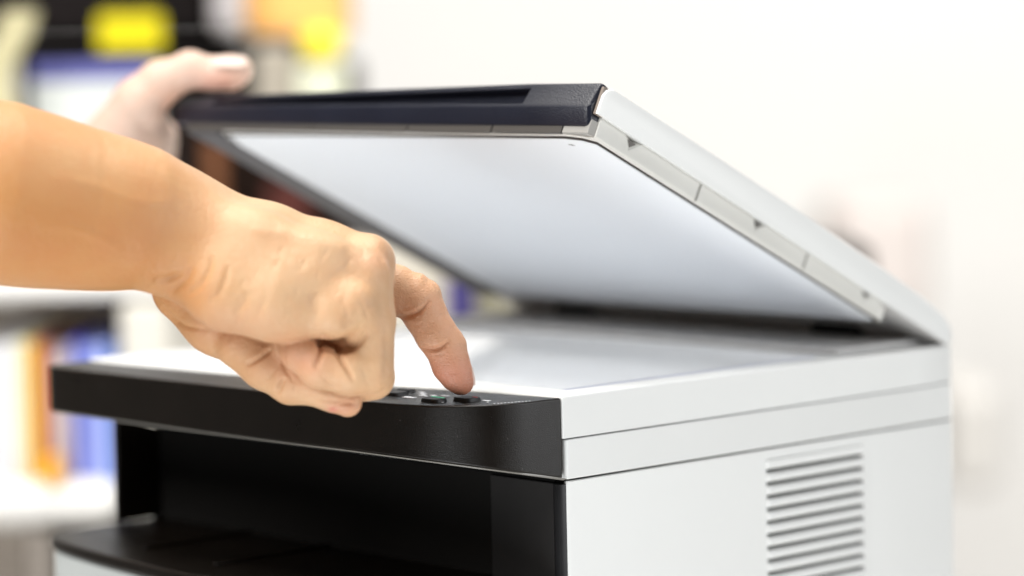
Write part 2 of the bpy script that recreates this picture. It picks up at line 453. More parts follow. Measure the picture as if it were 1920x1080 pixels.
lid = part(link('lid', *slab([(0, 2.2), (-.6, .6), (-1.65, 0.3), (-1.75, 0), (-50, 0), (-309, 0), (-311, 1.2)], prof), WHITE, smooth=True))
lid['label'] = 'white scanner lid raised at the front'
# frame that stands down from the shell: wall pieces with wedge pockets under the shell's lip
GR = mat('rim_plastic', (.66, .655, .62), .5, .35, noise=.02, nscale=40)
FW = -6.0                                     # level of the frame's lower edge
def wall_piece(v0, v1, nt_, x=-2.3):
    xi = x-3.0; wt = 4.6
    a, b, ap = nt_+7.5, nt_-7.5, nt_+1.5
    front = [(v1, wt), (a, wt), (b, wt), (v0, wt), (v0, FW+.8), (ap, FW+.8), (v1, FW+.8)]
    V = [L(x, v, w) for v, w in front]                       # 0..6
    V += [L(x, ap, -2.9), L(x-4.0, nt_-1.5, wt)]              # 7 apex on the wall, 8 pocket bottom
    V += [L(x-.8, v0, FW), L(x-.8, ap, FW), L(x-.8, v1, FW)]  # 9..11 rounded lower edge
    V += [L(xi-3, v0, FW), L(xi-3, v1, FW), L(xi-3, v0, wt), L(xi-3, v1, wt)]   # 12..15
    Fc = [(0, 1, 7, 5, 6), (2, 3, 4, 5, 7), (1, 8, 7), (8, 2, 7), (4, 9, 10, 5), (5, 10, 11, 6), (9, 12, 13, 11, 10), (12, 14, 15, 13),
          (3, 14, 12, 9, 4), (0, 6, 11, 13, 15), (0, 15, 14, 3, 2, 8, 1)]
    return V, Fc
for v0, v1, nt_ in ((193.0, 262.4, 240), (112.6, 191.8, 149), (52.5, 111.4, 64)):
    sub(link('rim_panel', *wall_piece(v0, v1, nt_), GR, bevel=.3), lid)
sub(box('rim_joint', (-9, -3.3, 53, 262, -5.2, 2.0), mat('joint_grey', (.16, .15, .14), .7, .2), xf=Lx), lid)
V = [L(-1.4, 51.5, 1.55), L(-309, 51.5, 1.55), L(-309, -1.5, .55), L(-1.4, -1.5, .55)]
V += [p+nv*.9 for p in V]
sub(link('rear_rim', V, [(0, 1, 2, 3), (4, 7, 6, 5), (0, 4, 5, 1), (1, 5, 6, 2), (2, 6, 7, 3), (3, 7, 4, 0)], mat('rear_rim_plastic', (.62, .615, .61), .5, .4)), lid)
def chamf(x0, x1, v0, v1, c, w):
    return [L(x1, v0+2, w), L(x1-2, v0, w), L(x0+2, v0, w), L(x0, v0+2, w), L(x0, v1-c, w), L(x0+c*.5, v1, w), L(x1-c*1.35, v1, w), L(x1-c*.5, v1-c*.18, w), L(x1, v1-c*.55, w)]
def plate(name, args, w0, w1, m, bevel=.3):
    return sub(link(name, *loft(chamf(*args, w0), chamf(*args, w1)), m, bevel=bevel), lid)
XL = -274.
plate('pad_frame', (XL-1, -3.6, 45.5, 265.2, 11), FW-.1, 1.4, WHITE2, .5)
plate('pad_seal', (XL+.5, -5.0, 46.5, 264.0, 11), FW-.5, 1, SEAL, .2)
plate('document_pad', (XL+2, -6.8, 48.5, 262.2, 11), FW-1.0, 1, PADM, .6)
pm = [L(-22.6+dx, 256.6+dv_, FW-1.06) for dx, dv_ in ((-1.8, .6), (.2, -.7), (2.1, -.8), (.6, .6))]
sub(link('pad_clip', pm+[p+nv*.4 for p in pm], [(0, 1, 2, 3), (4, 7, 6, 5), (0, 4, 5, 1), (1, 5, 6, 2), (2, 6, 7, 3), (3, 7, 4, 0)], SEAL), lid)
DG = mat('shaded_grey_plastic', (.075, .075, .085), .5, .4)  # shadow on the lid's left underside strip put into its grey
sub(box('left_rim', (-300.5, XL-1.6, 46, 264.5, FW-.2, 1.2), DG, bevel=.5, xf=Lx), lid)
# front wall of the frame in pieces
xs = [-298, -196, -125, -66, -19.5]
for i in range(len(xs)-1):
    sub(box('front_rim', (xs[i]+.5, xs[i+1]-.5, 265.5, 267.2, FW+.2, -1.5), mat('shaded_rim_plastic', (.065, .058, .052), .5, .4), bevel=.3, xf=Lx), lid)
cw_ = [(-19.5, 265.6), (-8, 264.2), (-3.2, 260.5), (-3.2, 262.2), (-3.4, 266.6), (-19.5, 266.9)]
sub(link('corner_web', *loft([L(x, v, FW+.4) for x, v in cw_], [L(x, v, 1.2) for x, v in cw_]), mat('corner_grey_plastic', (.33, .32, .30), .5, .35), bevel=.3), lid)

# black handle bar along the lid's front
def bar():
    xs = [-311.5, -309.5, -281, -279.5, -50.5, -47.5, -6.5, -4.6, -3.6]
    # profile points going round: (v, w)
    ins = {0: 1.6, 1: .5, 7: .5, 8: 1.8}
    bm = bmesh.new()
    P = [(262.4, -2.3), (267.6, -2.5), (270.9, 4.6), (270.9, 5.6), (270.2, 7.0), (268.3, 15.2), (267.4, 18.0), (265.2, 19.0), (262.4, 18.6)]
    g = []
    for k, x in enumerate(xs):
        d_ = ins.get(k, 0); row = []
        for j, (v, w) in enumerate(P):
            cvv, cww = 266, 8
            # the bar swells to the right
            sw = 1+.0*x
            top = w if w < 9 else w-(.0215*abs(x+50) if x < -50 else 0)
            row.append(bm.verts.new(L(x, v-(d_ if v > cvv else 0), top+(d_ if w < cww else -d_))*MM))
        g.append(row)
    n = len(P)
    bm.faces.new(g[0]); bm.faces.new(list(reversed(g[-1])))
    for k in range(len(xs)-1):
        for j in range(n):
            if j == 4 and 2 <= k <= 4: continue
            bm.faces.new((g[k][j], g[k+1][j], g[k+1][(j+1) % n], g[k][(j+1) % n]))
    # recess
    inner = []
    for k in (2, 3, 4, 5):
        x = xs[k]
        a, b = g[k][4], g[k][5]
        if k in (2, 5): inner.append((a, b))
        else:
            off = Vector(dv*MM*-7.0)
            inner.append((bm.verts.new(a.co+off+Vector(nv*MM*.6)), bm.verts.new(b.co+off-Vector(nv*MM*.4))))
    for i in range(3):
        bm.faces.new((inner[i][0], inner[i+1][0], inner[i+1][1], inner[i][1]))
    bm.faces.new((g[3][4], inner[1][0], inner[2][0], g[4][4])); bm.faces.new((g[3][5], g[4][5], inner[2][1], inner[1][1]))
    bm.faces.new((g[2][4], inner[1][0], g[3][4])); bm.faces.new((g[2][5], g[3][5], inner[1][1]))
    bm.faces.new((g[5][4], g[4][4], inner[2][0])); bm.faces.new((g[5][5], inner[2][1], g[4][5]))
    bmesh.ops.recalc_face_normals(bm, faces=bm.faces)
    me = bpy.data.meshes.new('handle_bar'); bm.to_mesh(me); bm.free(); me.materials.append(BLACKR)
    o = bpy.data.objects.new('handle_bar', me); col.objects.link(o)
    md = o.modifiers.new('edge', 'BEVEL'); md.width = .5*MM; md.segments = 2; md.limit_method = 'ANGLE'; md.angle_limit = math.radians(28); md.harden_normals = True
    for p in me.polygons: p.use_smooth = True
    return o
sub(bar(), lid)
sub(box('bar_end', (-3.5, -1.7, 262.5, 267.3, 3.4, 16.6), mat('brown_grey_plastic', (.22, .18, .15), .5, .4), bevel=.5, xf=Lx), lid)
part(box('rear_deck', (-303, -13, 194.5, 262, .0, 3.4), mat('rear_deck_plastic', (.50, .495, .49), .45, .4, noise=.1), bevel=1.2))
for x in (-250, -60):
    part(box('hinge', (x-14, x+14, 244, 258, 3.5, 9), BLACKM, bevel=1))

# ------------------------------------------------------------------ hands: implicit surfaces turned into meshes
def P(px, py, dz, base=D0):
    z = base+dz
    return np.array([(px-960)*z/F, (540-py)*z/F, z], dtype=np.float64)


def rad(rpx, dz, base=D0): return rpx*(base+dz)/F


def cone(X, a, b, ra, rb):
    ba = b-a; l2 = ba@ba
    if l2 < 1e-9: return np.linalg.norm(X-a, axis=1)-ra
    pa = X-a
    h = np.clip((pa@ba)/l2, 0, 1)
    d = pa-h[:, None]*ba
    return np.sqrt((d*d).sum(1))-(ra+(rb-ra)*h)


def smin(a, b, k):
    h = np.maximum(k-np.abs(a-b), 0)/k
    return np.minimum(a, b)-h*h*k*.25


def surface_nets(Fd, org, h):
    S = Fd < 0
    nx, ny, nz = Fd.shape
    c = np.zeros((nx-1, ny-1, nz-1), np.uint8)
    offs = [(i, j, k) for i in (0, 1) for j in (0, 1) for k in (0, 1)]
    for i, j, k in offs: c += S[i:nx-1+i, j:ny-1+j, k:nz-1+k]
    act = np.argwhere((c > 0) & (c < 8))
    idx = -np.ones(c.shape, np.int64); idx[tuple(act.T)] = np.arange(len(act))
    acc = np.zeros((len(act), 3)); cnt = np.zeros(len(act))
    for a in offs:
        for ax_ in range(3):
            if a[ax_]: continue
            b = list(a); b[ax_] = 1
            fa = Fd[tuple((act+a).T)]; fb = Fd[tuple((act+b).T)]
            m = (fa < 0) != (fb < 0)
            t = np.where(m, fa/np.where(m, fa-fb, 1), 0)
            p = np.array(a, float)+np.zeros((len(act), 3)); p[:, ax_] += t
            acc[m] += p[m]; cnt += m
    V = org+(act+acc/cnt[:, None])*h
    faces = []
    for ax_ in range(3):
        o1, o2 = [(1, 2), (2, 0), (0, 1)][ax_]
        sl0 = [slice(1, -1)]*3; sl0[ax_] = slice(0, -1)
        sl1 = [slice(1, -1)]*3; sl1[ax_] = slice(1, None)
        A = S[tuple(sl0)]; B = S[tuple(sl1)]
        e = np.argwhere(A != B); off = np.ones(3, int); off[ax_] = 0; e = e+off
        e1 = np.zeros(3, int); e1[o1] = 1; e2 = np.zeros(3, int); e2[o2] = 1
        q = np.stack([idx[tuple((e-e1-e2).T)], idx[tuple((e-e2).T)], idx[tuple(e.T)], idx[tuple((e-e1).T)]], 1)
        ins = S[tuple(e.T)]
        q[~ins] = q[~ins][:, ::-1]
        faces.append(q)
    return V, np.concatenate(faces)


def grow(fn, lo, hi, h):
    st = 4
    n = (np.ceil((hi-lo)/(h*st)).astype(int))
    gx = [lo[i]+(np.arange(n[i])+.5)*h*st-h/2 for i in range(3)]
    G = np.stack(np.meshgrid(*gx, indexing='ij'), -1).reshape(-1, 3)
    dc = fn(G).reshape(n)
    fine = np.repeat(np.repeat(np.repeat(dc, st, 0), st, 1), st, 2).astype(np.float32)
    m = np.abs(fine) < h*st*1.6+1.5
    ii = np.argwhere(m)
    X = lo+ii*h
    out = np.empty(len(X), np.float32)
    for s in range(0, len(X), 400000): out[s:s+400000] = fn(X[s:s+400000])
    fine[m] = out
    return surface_nets(fine, lo, h)


def cam_to_world(V):
    return CP+V[:, :1]*CR+V[:, 1:2]*CU+V[:, 2:]*fw


def pix(V):
    return 960+F*V[:, 0]/V[:, 2], 540-F*V[:, 1]/V[:, 2]


def vnormals(V, Q):
    n = np.zeros_like(V)
    a = V[Q[:, 2]]-V[Q[:, 0]]; b = V[Q[:, 3]]-V[Q[:, 1]]
    fn = np.cross(a, b)
    for k in range(4): np.add.at(n, Q[:, k], fn)
    return n/np.maximum(np.linalg.norm(n, axis=1), 1e-9)[:, None]


def relax(V, Q, it):
    for _ in range(it):
        s = np.zeros_like(V); c = np.zeros(len(V))
        for k in range(4):
            a, b = Q[:, k], Q[:, (k+1) % 4]
            np.add.at(s, a, V[b]); np.add.at(c, a, 1)
            np.add.at(s, b, V[a]); np.add.at(c, b, 1)
        V = V*.4+.6*s/c[:, None]
    return V


def creases(V, N, lines, facing=.15):
    px, py = pix(V)
    disp = np.zeros(len(V))
    for pts, wpx, dep, zr in lines:
        pts = np.array(smooth_closed([(a, b) for a, b in pts], 5), float)
        best = np.full(len(V), 1e9); tb_ = np.zeros(len(V))
        m = (px > pts[:, 0].min()-3*wpx) & (px < pts[:, 0].max()+3*wpx) & (py > pts[:, 1].min()-3*wpx) & (py < pts[:, 1].max()+3*wpx)
        m &= (V[:, 2] > D0+zr[0]) & (V[:, 2] < D0+zr[1])
        ii = np.where(m)[0]
        if not len(ii): continue
        q = np.stack([px[ii], py[ii]], 1)
        nb = len(pts)-1; bd = np.full(len(ii), 1e9); bt = np.zeros(len(ii))
        for s in range(nb):
            a, b = pts[s], pts[s+1]; ab = b-a
            t = np.clip(((q-a)@ab)/(ab@ab), 0, 1)
            dd = np.hypot(*(q-a-t[:, None]*ab).T)
            k = dd < bd; bd[k] = dd[k]; bt[k] = (s+t[k])/nb
        tap = np.clip(np.sin(np.pi*np.clip(bt, .0, 1)), 0, 1)**.6
        face = np.clip((-N[ii, 2]-0.0)/facing, 0, 1)
        disp[ii] -= 1.5*dep*np.exp(-(bd/wpx)**2)*tap*face
    return V+N*disp[:, None]


def body_mesh(name, V, Q, tone, parent):
    Wd = cam_to_world(V)
    me = bpy.data.meshes.new(name)
    me.from_pydata([tuple(p*MM) for p in Wd], [], [tuple(int(i) for i in q) for q in Q])
    ca = me.color_attributes.new('skin_tone', 'FLOAT_COLOR', 'POINT')
    ca.data.foreach_set('color', np.concatenate([tone, np.ones((len(tone), 1))], 1).astype(np.float32).ravel())
    me.materials.append(SKIN)
    for p in me.polygons: p.use_smooth = True
    me.update()
    bm = bmesh.new(); bm.from_mesh(me); bmesh.ops.recalc_face_normals(bm, faces=bm.faces)
    bm.to_mesh(me); bm.free()
    o = bpy.data.objects.new(name, me); col.objects.link(o); o.parent = parent
    return o


def chain(X, pts, kk=3.0, base=D0):
    """pts: (px, py, dz, rpx)"""
    d = None
    for a, b in zip(pts[:-1], pts[1:]):
        c = cone(X, P(*a[:3], base), P(*b[:3], base), rad(a[3], a[2], base), rad(b[3], b[2], base))
        d = c if d is None else smin(d, c, kk)
    return d


def right_arm_sdf(X):
    # forearm, two lobes wide
    fa = chain(X, [(-420, 300, -88, 156), (0, 362, -78, 140), (150, 392, -66, 111), (265, 408, -58, 90), (345, 432, -50, 76)], 28)
    fb = chain(X, [(-420, 310, -50, 150), (0, 368, -46, 134), (150, 394, -38, 106), (265, 410, -32, 90), (345, 430, -26, 78)], 28)
    d = smin(fa, fb, 14)
    # ulna head
    d = smin(d, cone(X, P(262, 440, -72), P(292, 452, -68), rad(52, -72), rad(45, -68)), 8)
    # metacarpals: pinky, ring, middle, index
    palm = chain(X, [(340, 440, -58, 86), (470, 478, -60, 84), (590, 512, -60, 74), (676, 520, -58, 50)], 6)
    palm = smin(palm, chain(X, [(345, 420, -40, 86), (500, 460, -40, 76), (600, 482, -38, 66), (680, 492, -38, 54)], 6), 8)
    palm = smin(palm, chain(X, [(350, 425, -24, 84), (520, 470, -22, 70), (680, 505, -20, 50)], 6), 8)
    palm = smin(palm, chain(X, [(350, 440, -14, 80), (520, 490, -8, 66), (670, 520, -3, 48)], 6), 8)
    # hypothenar and flesh below the little finger
    palm = smin(palm, chain(X, [(335, 500, -55, 62), (430, 540, -66, 78), (520, 558, -68, 80), (590, 574, -68, 60)], 6), 8)
    palm = smin(palm, cone(X, P(628, 590, -72), P(658, 572, -70), rad(45, -72), rad(48, -70)), 5)
    # thenar
    d = smin(d, palm, 10)
    d = smin(d, chain(X, [(350, 540, -30, 66), (410, 598, -32, 64), (462, 640, -36, 53)], 6), 2.2)
    # knuckles
    d = smin(d, cone(X, P(696, 478, -47), P(700, 482, -44), rad(34, -47), rad(34, -44)), 6)
    # proximal phalanges run down from the knuckles
    d = smin(d, chain(X, [(680, 522, -58, 50), (691, 610, -60, 47), (694, 690, -60, 43)], 3), 5)
    d = smin(d, chain(X, [(686, 500, -38, 50), (694, 600, -40, 46), (696, 700, -40, 43)], 3), 5)
    d = smin(d, chain(X, [(684, 510, -20, 46), (688, 600, -22, 44), (690, 700, -22, 41)], 3), 5)
    # little finger folded back
    lf = chain(X, [(694, 696, -62, 44), (655, 700, -65, 41), (600, 690, -66, 38), (563, 660, -62, 36), (545, 634, -56, 33)], 2.5)
    d = smin(d, lf, 1.3)
    rf = chain(X, [(698, 708, -42, 43), (640, 719, -45, 40), (588, 708, -46, 38), (552, 676, -44, 36), (540, 650, -40, 33)], 2.5)
    d = smin(d, rf, 1.0)
    mf = chain(X, [(692, 704, -24, 41), (600, 700, -26, 38), (550, 660, -26, 36)], 2.5)
    d = smin(d, mf, 1.0)
    d = smin(d, chain(X, [(540, 655, -46, 42), (585, 662, -52, 42), (606, 668, -52, 40), (650, 650, -40, 44)], 3), 1.2)
    d = smin(d, cone(X, P(596, 640, -54), P(652, 662, -56), rad(36, -54), rad(38, -56)), 1.2)
    # thumb under the fingers
    th = chain(X, [(455, 640, -40, 54), (500, 680, -42, 50), (548, 712, -46, 45), (585, 720, -48, 38), (622, 737, -50, 33), (652, 755, -50, 27)], 3)
    d = smin(d, th, 2.0)
    # index finger, farther from the lens
    ix = chain(X, [(655, 515, -4, 48), (740, 544, -5, 46), (786, 566, -6, 40), (797, 590, -6, 39.5), (818, 627, -6, 38), (836, 654, -6, 36), (846, 685, -5.5, 34.5), (858, 708, -5.5, 28), (866.5, 720, -5.5, 20.5)], 2.5)
    ix = smin(ix, cone(X, P(786, 546, -6), P(801, 549, -6), rad(34, -6), rad(25, -6)), 2)
    ix = smin(ix, cone(X, P(846, 640, -6), P(851, 646, -6), rad(24, -6), rad(22, -6)), 2)
    d = smin(d, ix, 3)
    return d


def mixc(a, b, t): return a*(1-t[:, None])+b*t[:, None]


def gauss(px, py, cx, cy, sx, sy=None): return np.exp(-((px-cx)/sx)**2-((py-cy)/(sy or sx))**2)


PERSON = empty('person', (0, 0, 0))
tag(PERSON, 'person with bare arms pressing a printer button with one index finger and lifting the lid', 'person')
lo = np.minimum(P(-330, 900, -130), P(-330, 60, -130)); lo = np.array([P(-330, 0, 0)[0], P(0, 815, 0)[1], D0-125.])
hi = np.array([P(905, 0, 0)[0], P(0, 130, -80)[1]+8, D0+12.])
V, Q = grow(right_arm_sdf, lo, hi, .56)
V = relax(V, Q, 3)
N = vnormals(V, Q)
if (N*(V-V.mean(0))).sum() < 0: N = -N; Q = Q[:, ::-1]
# broad folds and fine creases: (polyline px, width px, depth mm, depth range)
CRS = [
    # wrist folds
    ([(287, 528), (315, 524), (345, 512)], 7, 1.0, (-140, -10)),
    ([(318, 548), (345, 528), (362, 500)], 6, .9, (-140, -10)),
    ([(352, 552), (375, 535), (392, 505), (398, 478)], 6, .8, (-140, -10)),
    ([(392, 566), (412, 548), (424, 520), (428, 496)], 6, .6, (-140, -10)),
    ([(440, 590), (456, 570), (466, 545)], 6, .55, (-140, -10)),
    ([(482, 592), (492, 575), (498, 556)], 5, .35, (-140, -10)),
    ([(292, 560), (318, 592), (350, 612), (395, 620)], 5, .6, (-140, 0)),
    # folds at the root of the little finger
    ([(592, 548), (596, 575), (588, 610)], 10, .5, (-140, -20)),
    ([(606, 634), (622, 648), (646, 655), (672, 644), (690, 622)], 6, 1.6, (-140, -20)),
    ([(640, 612), (660, 600), (676, 575)], 8, .5, (-140, -20)),
    ([(660, 628), (684, 606), (700, 578)], 4, .3, (-140, -20)),
    ([(603, 634), (600, 660), (590, 692)], 6, 1.5, (-140, -20)),
    ([(628, 645), (640, 675), (664, 712)], 5, 1.3, (-140, -20)),
    ([(598, 632), (614, 646), (632, 654)], 8, 2.4, (-140, -20)),
    # thumb creases
    ([(534, 640), (530, 660), (534, 690), (552, 718)], 4, .5, (-140, -20)),
    ([(462, 686), (486, 672), (508, 655)], 4, 1.0, (-140, 0)),
    ([(500, 712), (512, 698), (522, 686)], 3.5, .35, (-140, 0)),
    ([(521, 738), (526, 722), (536, 708)], 4.5, 1.1, (-140, 0)),
    ([(618, 772), (636, 760), (660, 758), (672, 762)], 3, .25, (-140, 0)),
    # index finger creases
    ([(744, 597), (768, 592), (790, 581), (806, 562)], 4.6, 1.2, (-30, 20)),
    ([(764, 590), (782, 598), (792, 584)], 3, .3, (-30, 20)),
    ([(786, 650), (808, 656), (828, 650), (844, 636)], 4.6, 1.1, (-30, 20)),
    ([(740, 560), (762, 566), (788, 560)], 3, .15, (-30, 20)),
    ([(795, 590), (812, 612), (822, 636)], 2.5, .18, (-30, 20)),
    # tendons on the back of the hand stand proud
    ([(520, 430), (600, 452), (680, 472)], 16, -.6, (-140, -20)),
    ([(640, 470), (668, 490), (690, 520)], 14, .3, (-140, -20)),
    ([(722, 600), (726, 660), (722, 720)], 7, .4, (-140, -10)),
    ([(560, 742), (620, 752), (690, 756)], 5, .4, (-140, -10)),
    ([(798, 524), (806, 532), (812, 545)], 2.5, .2, (-30, 20)), ([(806, 520), (815, 531), (820, 545)], 2.5, .2, (-30, 20)),
    ([(772, 606), (782, 612), (794, 604)], 2.5, .2, (-30, 20)), ([(808, 664), (822, 666), (836, 660)], 2.5, .22, (-30, 20)),
    ([(742, 572), (760, 578), (778, 574)], 3, .2, (-30, 20)), ([(740, 548), (764, 552), (784, 548)], 3, .15, (-30, 20)),
    ([(834, 690), (848, 700), (862, 696)], 6, .15, (-30, 20)),
    ([(640, 560), (652, 585), (648, 615)], 5, .35, (-140, -20)), ([(672, 560), (684, 580), (690, 600)], 4, .3, (-140, -20)),
    ([(600, 700), (616, 718), (640, 728)], 3.5, .35, (-140, -20)), ([(646, 690), (656, 706), (668, 718)], 3, .25, (-140, -20)),
    ([(710, 480), (722, 500), (728, 530)], 4, .3, (-140, -20)), ([(690, 466), (706, 474), (720, 490)], 4, .25, (-140, -20)),
    # veins on the back of the hand
    ([(420, 400), (470, 430), (540, 440), (600, 470)], 9, -.2, (-140, -20)), ([(470, 430), (500, 480), (560, 500)], 8, -.15, (-140, -20)),
    ([(100, 330), (180, 350), (260, 380), (330, 380)], 12, -.4, (-160, -20)), ([(60, 420), (150, 430), (230, 470)], 11, -.35, (-160, -20)),
]
rw = random.Random(3)
for _ in range(120):                      # fine crossing skin lines over wrist, hand and fingers
    x0_ = rw.uniform(285, 700); y0_ = rw.uniform(470, 735)
    if 440 < x0_ < 640 and y0_ > 610: continue
    an = rw.gauss(-1.0 if x0_ < 500 else -1.25, .35); ln = rw.uniform(14, 38)
    dx_, dy_ = math.cos(an)*ln, math.sin(an)*ln
    CRS.append(([(x0_-dx_/2, y0_-dy_/2), (x0_+rw.uniform(-4, 4), y0_+rw.uniform(-4, 4)), (x0_+dx_/2, y0_+dy_/2)], rw.uniform(2.6, 4.5), rw.uniform(.06, .18), (-140, -5)))
V = creases(V, N, CRS)
px, py = pix(V)
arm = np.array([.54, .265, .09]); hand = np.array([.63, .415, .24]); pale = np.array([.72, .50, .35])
red = np.array([.60, .29, .19]); wrist_shade = np.array([.48, .23, .10])
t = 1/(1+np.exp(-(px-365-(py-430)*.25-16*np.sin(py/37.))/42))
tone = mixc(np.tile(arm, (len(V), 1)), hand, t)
tone = mixc(tone, wrist_shade, .55*gauss(px, py, 270, 455, 75, 60))  # shading round the wrist bone painted into the tone
tone = mixc(tone, np.array([.64, .40, .21]), .55*gauss(px, py, 190, 300, 190, 55)*(px < 420))  # highlight along the top of the forearm painted paler
tone = mixc(tone, np.array([.46, .185, .05]), .4*gauss(px, py, 60, 440, 90, 60))  # shaded lower side of the forearm painted darker
tone = mixc(tone, red, .6*gauss(px, py, 560, 675, 60, 45))
tone = mixc(tone, red, .35*gauss(px, py, 700, 480, 40, 30))
tone = mixc(tone, red, .3*gauss(px, py, 420, 620, 70, 40))
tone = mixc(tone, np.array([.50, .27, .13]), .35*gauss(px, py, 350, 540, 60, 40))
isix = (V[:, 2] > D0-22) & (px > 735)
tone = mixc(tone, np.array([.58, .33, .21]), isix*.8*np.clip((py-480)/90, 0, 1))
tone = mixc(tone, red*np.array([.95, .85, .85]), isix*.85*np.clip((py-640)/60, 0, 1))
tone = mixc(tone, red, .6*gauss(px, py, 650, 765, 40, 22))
tone = mixc(tone, np.array([.62, .18, .16]), .6*gauss(px, py, 624, 768, 9, 6))
tone = mixc(tone, np.array([.52, .27, .13]), .35*gauss(px, py, 500, 690, 60, 40))
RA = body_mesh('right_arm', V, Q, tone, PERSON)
RA['label'] = 'right arm and hand pressing the button'

# fingernail on the far side of the index tip and the thumb nail of the left hand
def nail(c, ax1, ax2, up, l, w_, th, parent):
    V = []; Fc = []; nu, nvv = 9, 7
    for i in range(nu):
        for j in range(nvv):
            a = (i/(nu-1)*2-1); b = (j/(nvv-1)*2-1)
            e = 1-.25*abs(a)**3
            p = c+ax1*a*l*(1-.1*abs(b)**2)+ax2*b*w_*e+up*(th*(1-.55*b*b-.2*a*a))
            V.append(p)
    m_ = len(V)
    V += [p-up*.5 for p in V]
    for i in range(nu-1):
        for j in range(nvv-1):
            q = (i*nvv+j, i*nvv+j+1, (i+1)*nvv+j+1, (i+1)*nvv+j)
            Fc.append(q); Fc.append(tuple(k+m_ for k in reversed(q)))
    rim = [i*nvv for i in range(nu)]+[(nu-1)*nvv+j for j in range(1, nvv)]+[i*nvv+nvv-1 for i in range(nu-2, -1, -1)]+[j for j in range(nvv-2, 0, -1)]
    for a, b in zip(rim, rim[1:]+rim[:1]): Fc.append((a, b, b+m_, a+m_))
    o = link('nail', cam_to_world(np.array(V)), Fc, NAIL, None, smooth=True)
    o.parent = parent
    return o


nail(P(881, 702, -3), np.array([.24, -.97, 0]), np.array([.3, .08, .95]), np.array([.93, .24, -.28]), 5.2, 4.6, 1.0, RA)

# left hand at the far end of the lid
BL = 1500.
def left_arm_sdf(X):
    fa = chain(X, [(-420, 470, 60, 150), (-100, 420, 50, 128), (90, 375, 34, 104), (195, 318, 20, 84)], 8, BL)
    d = smin(fa, chain(X, [(195, 312, 20, 82), (240, 262, 12, 64), (268, 240, 10, 52)], 6, BL), 8)
    d = smin(d, chain(X, [(190, 320, 40, 78), (245, 280, 46, 58), (272, 262, 50, 46)], 6, BL), 8)
    # thumb over the lid edge
    d = smin(d, chain(X, [(215, 262, 4, 58), (262, 192, -4, 48), (300, 155, -6, 40), (357, 130, -8, 33), (395, 138, -8, 29), (432, 136, -8, 31), (449, 131, -8, 25)], 4, BL), 6)
    # four fingers hooked below the lid, pointing away along its edge
    for k, (y0, z0) in enumerate(((226, 16), (246, 34), (262, 50), (274, 66))):
        d = smin(d, chain(X, [(262, y0+14, z0-4, 36-k*2), (290, y0+18, z0+22, 30-k*2), (303, y0+26, z0+46, 28-k*2), (309, y0+34, z0+64, 23-k*2)], 3, BL), 2.5)
    return d


lo = np.array([P(-330, 0, 130, BL)[0], P(0, 640, 60, BL)[1], BL-60.])
hi = np.array([P(490, 0, 0, BL)[0], P(0, 70, 0, BL)[1], BL+150.])
V, Q = grow(left_arm_sdf, lo, hi, 1.3)
V = relax(V, Q, 2); N = vnormals(V, Q)
if (N*(V-V.mean(0))).sum() < 0: N = -N; Q = Q[:, ::-1]
V = creases(V, N, [([(382, 108), (392, 118), (398, 132)], 7, .8, (100, 400)), ([(300, 215), (312, 200), (322, 185)], 8, .8, (100, 400)), ([(240, 215), (262, 230), (285, 250)], 10, .8, (100, 400))])
px, py = pix(V)
tone = np.tile(np.array([.66, .50, .41]), (len(V), 1))
tone = mixc(tone, np.array([.70, .38, .29]), .8*gauss(px, py, 410, 155, 50, 22))
tone = mixc(tone, np.array([.66, .36, .24]), .6*gauss(px, py, 320, 190, 30, 30))
LA = body_mesh('left_arm', V, Q, tone, PERSON)
LA['label'] = 'left arm and hand lifting the lid corner'
nail(P(432, 117, -14, BL), np.array([1, .0, 0]), np.array([0, .45, .9]), np.array([0, .85, -.5]), 8.5, 6.8, 2.4, LA)

# ------------------------------------------------------------------ things out of focus behind
def bg_xf(depth):
    def f(px, py, extra=0):
        p = at(px, py, depth); q = p+ay*extra
        return q
    return f


def bgbox(name, px0, px1, py0, py1, depth, thick, m, parent=None, bevel=4, tilt=0):
    """a box that stands square to the room, its front face filling this part of the view"""
    c = at((px0+px1)/2, (py0+py1)/2, depth)
    hw = abs(px1-px0)/2*depth/F; hh = abs(py1-py0)/2*depth/F
    ct, st_ = math.cos(tilt), math.sin(tilt)
    V = []
    for sx in (-1, 1):
        for t_ in (0, thick):
            for sz in (-1, 1):
                a = sx*hw*ct-sz*hh*st_; z = sx*hw*st_+sz*hh*ct
                V.append(c+ax*a+ay*t_+np.array([0, 0, z]))
    f = [(0, 1, 3, 2), (4, 6, 7, 5), (0, 4, 5, 1), (2, 3, 7, 6), (0, 2, 6, 4), (1, 5, 7, 3)]
    o = link(name, V, f, m, None, bevel)
    if parent: child(o, parent)
    return o


SHW = mat('shelf_white', (.78, .77, .75), .5, .3, noise=.02, nscale=5)
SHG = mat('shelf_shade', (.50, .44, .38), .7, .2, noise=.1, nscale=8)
cs = at(110, 1080, 2100)
SH = empty('bookcase', (cs[0]*MM, cs[1]*MM, FLOOR_Z*MM)); tag(SH, 'white bookcase with rounded shelf end and coloured books, left of the printer', 'bookcase')
bgbox('shelf', -420, 222, 912, 990, 2080, 300, SHW, SH, 14)
bgbox('shelf', -420, 345, 528, 566, 2100, 300, SHW, SH, 6)
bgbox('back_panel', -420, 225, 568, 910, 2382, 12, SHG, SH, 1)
bgbox('upright', 236, 330, 567.5, 1500, 2110, 290, mat('shelf_cream', (.70, .67, .60), .6, .3), SH, 6)
bgbox('lower_shelf_panel', -420, 60, 992, 1500, 2240, 10, mat('shelf_taupe', (.42, .37, .33), .6, .3, noise=.1, nscale=6), SH, 2)
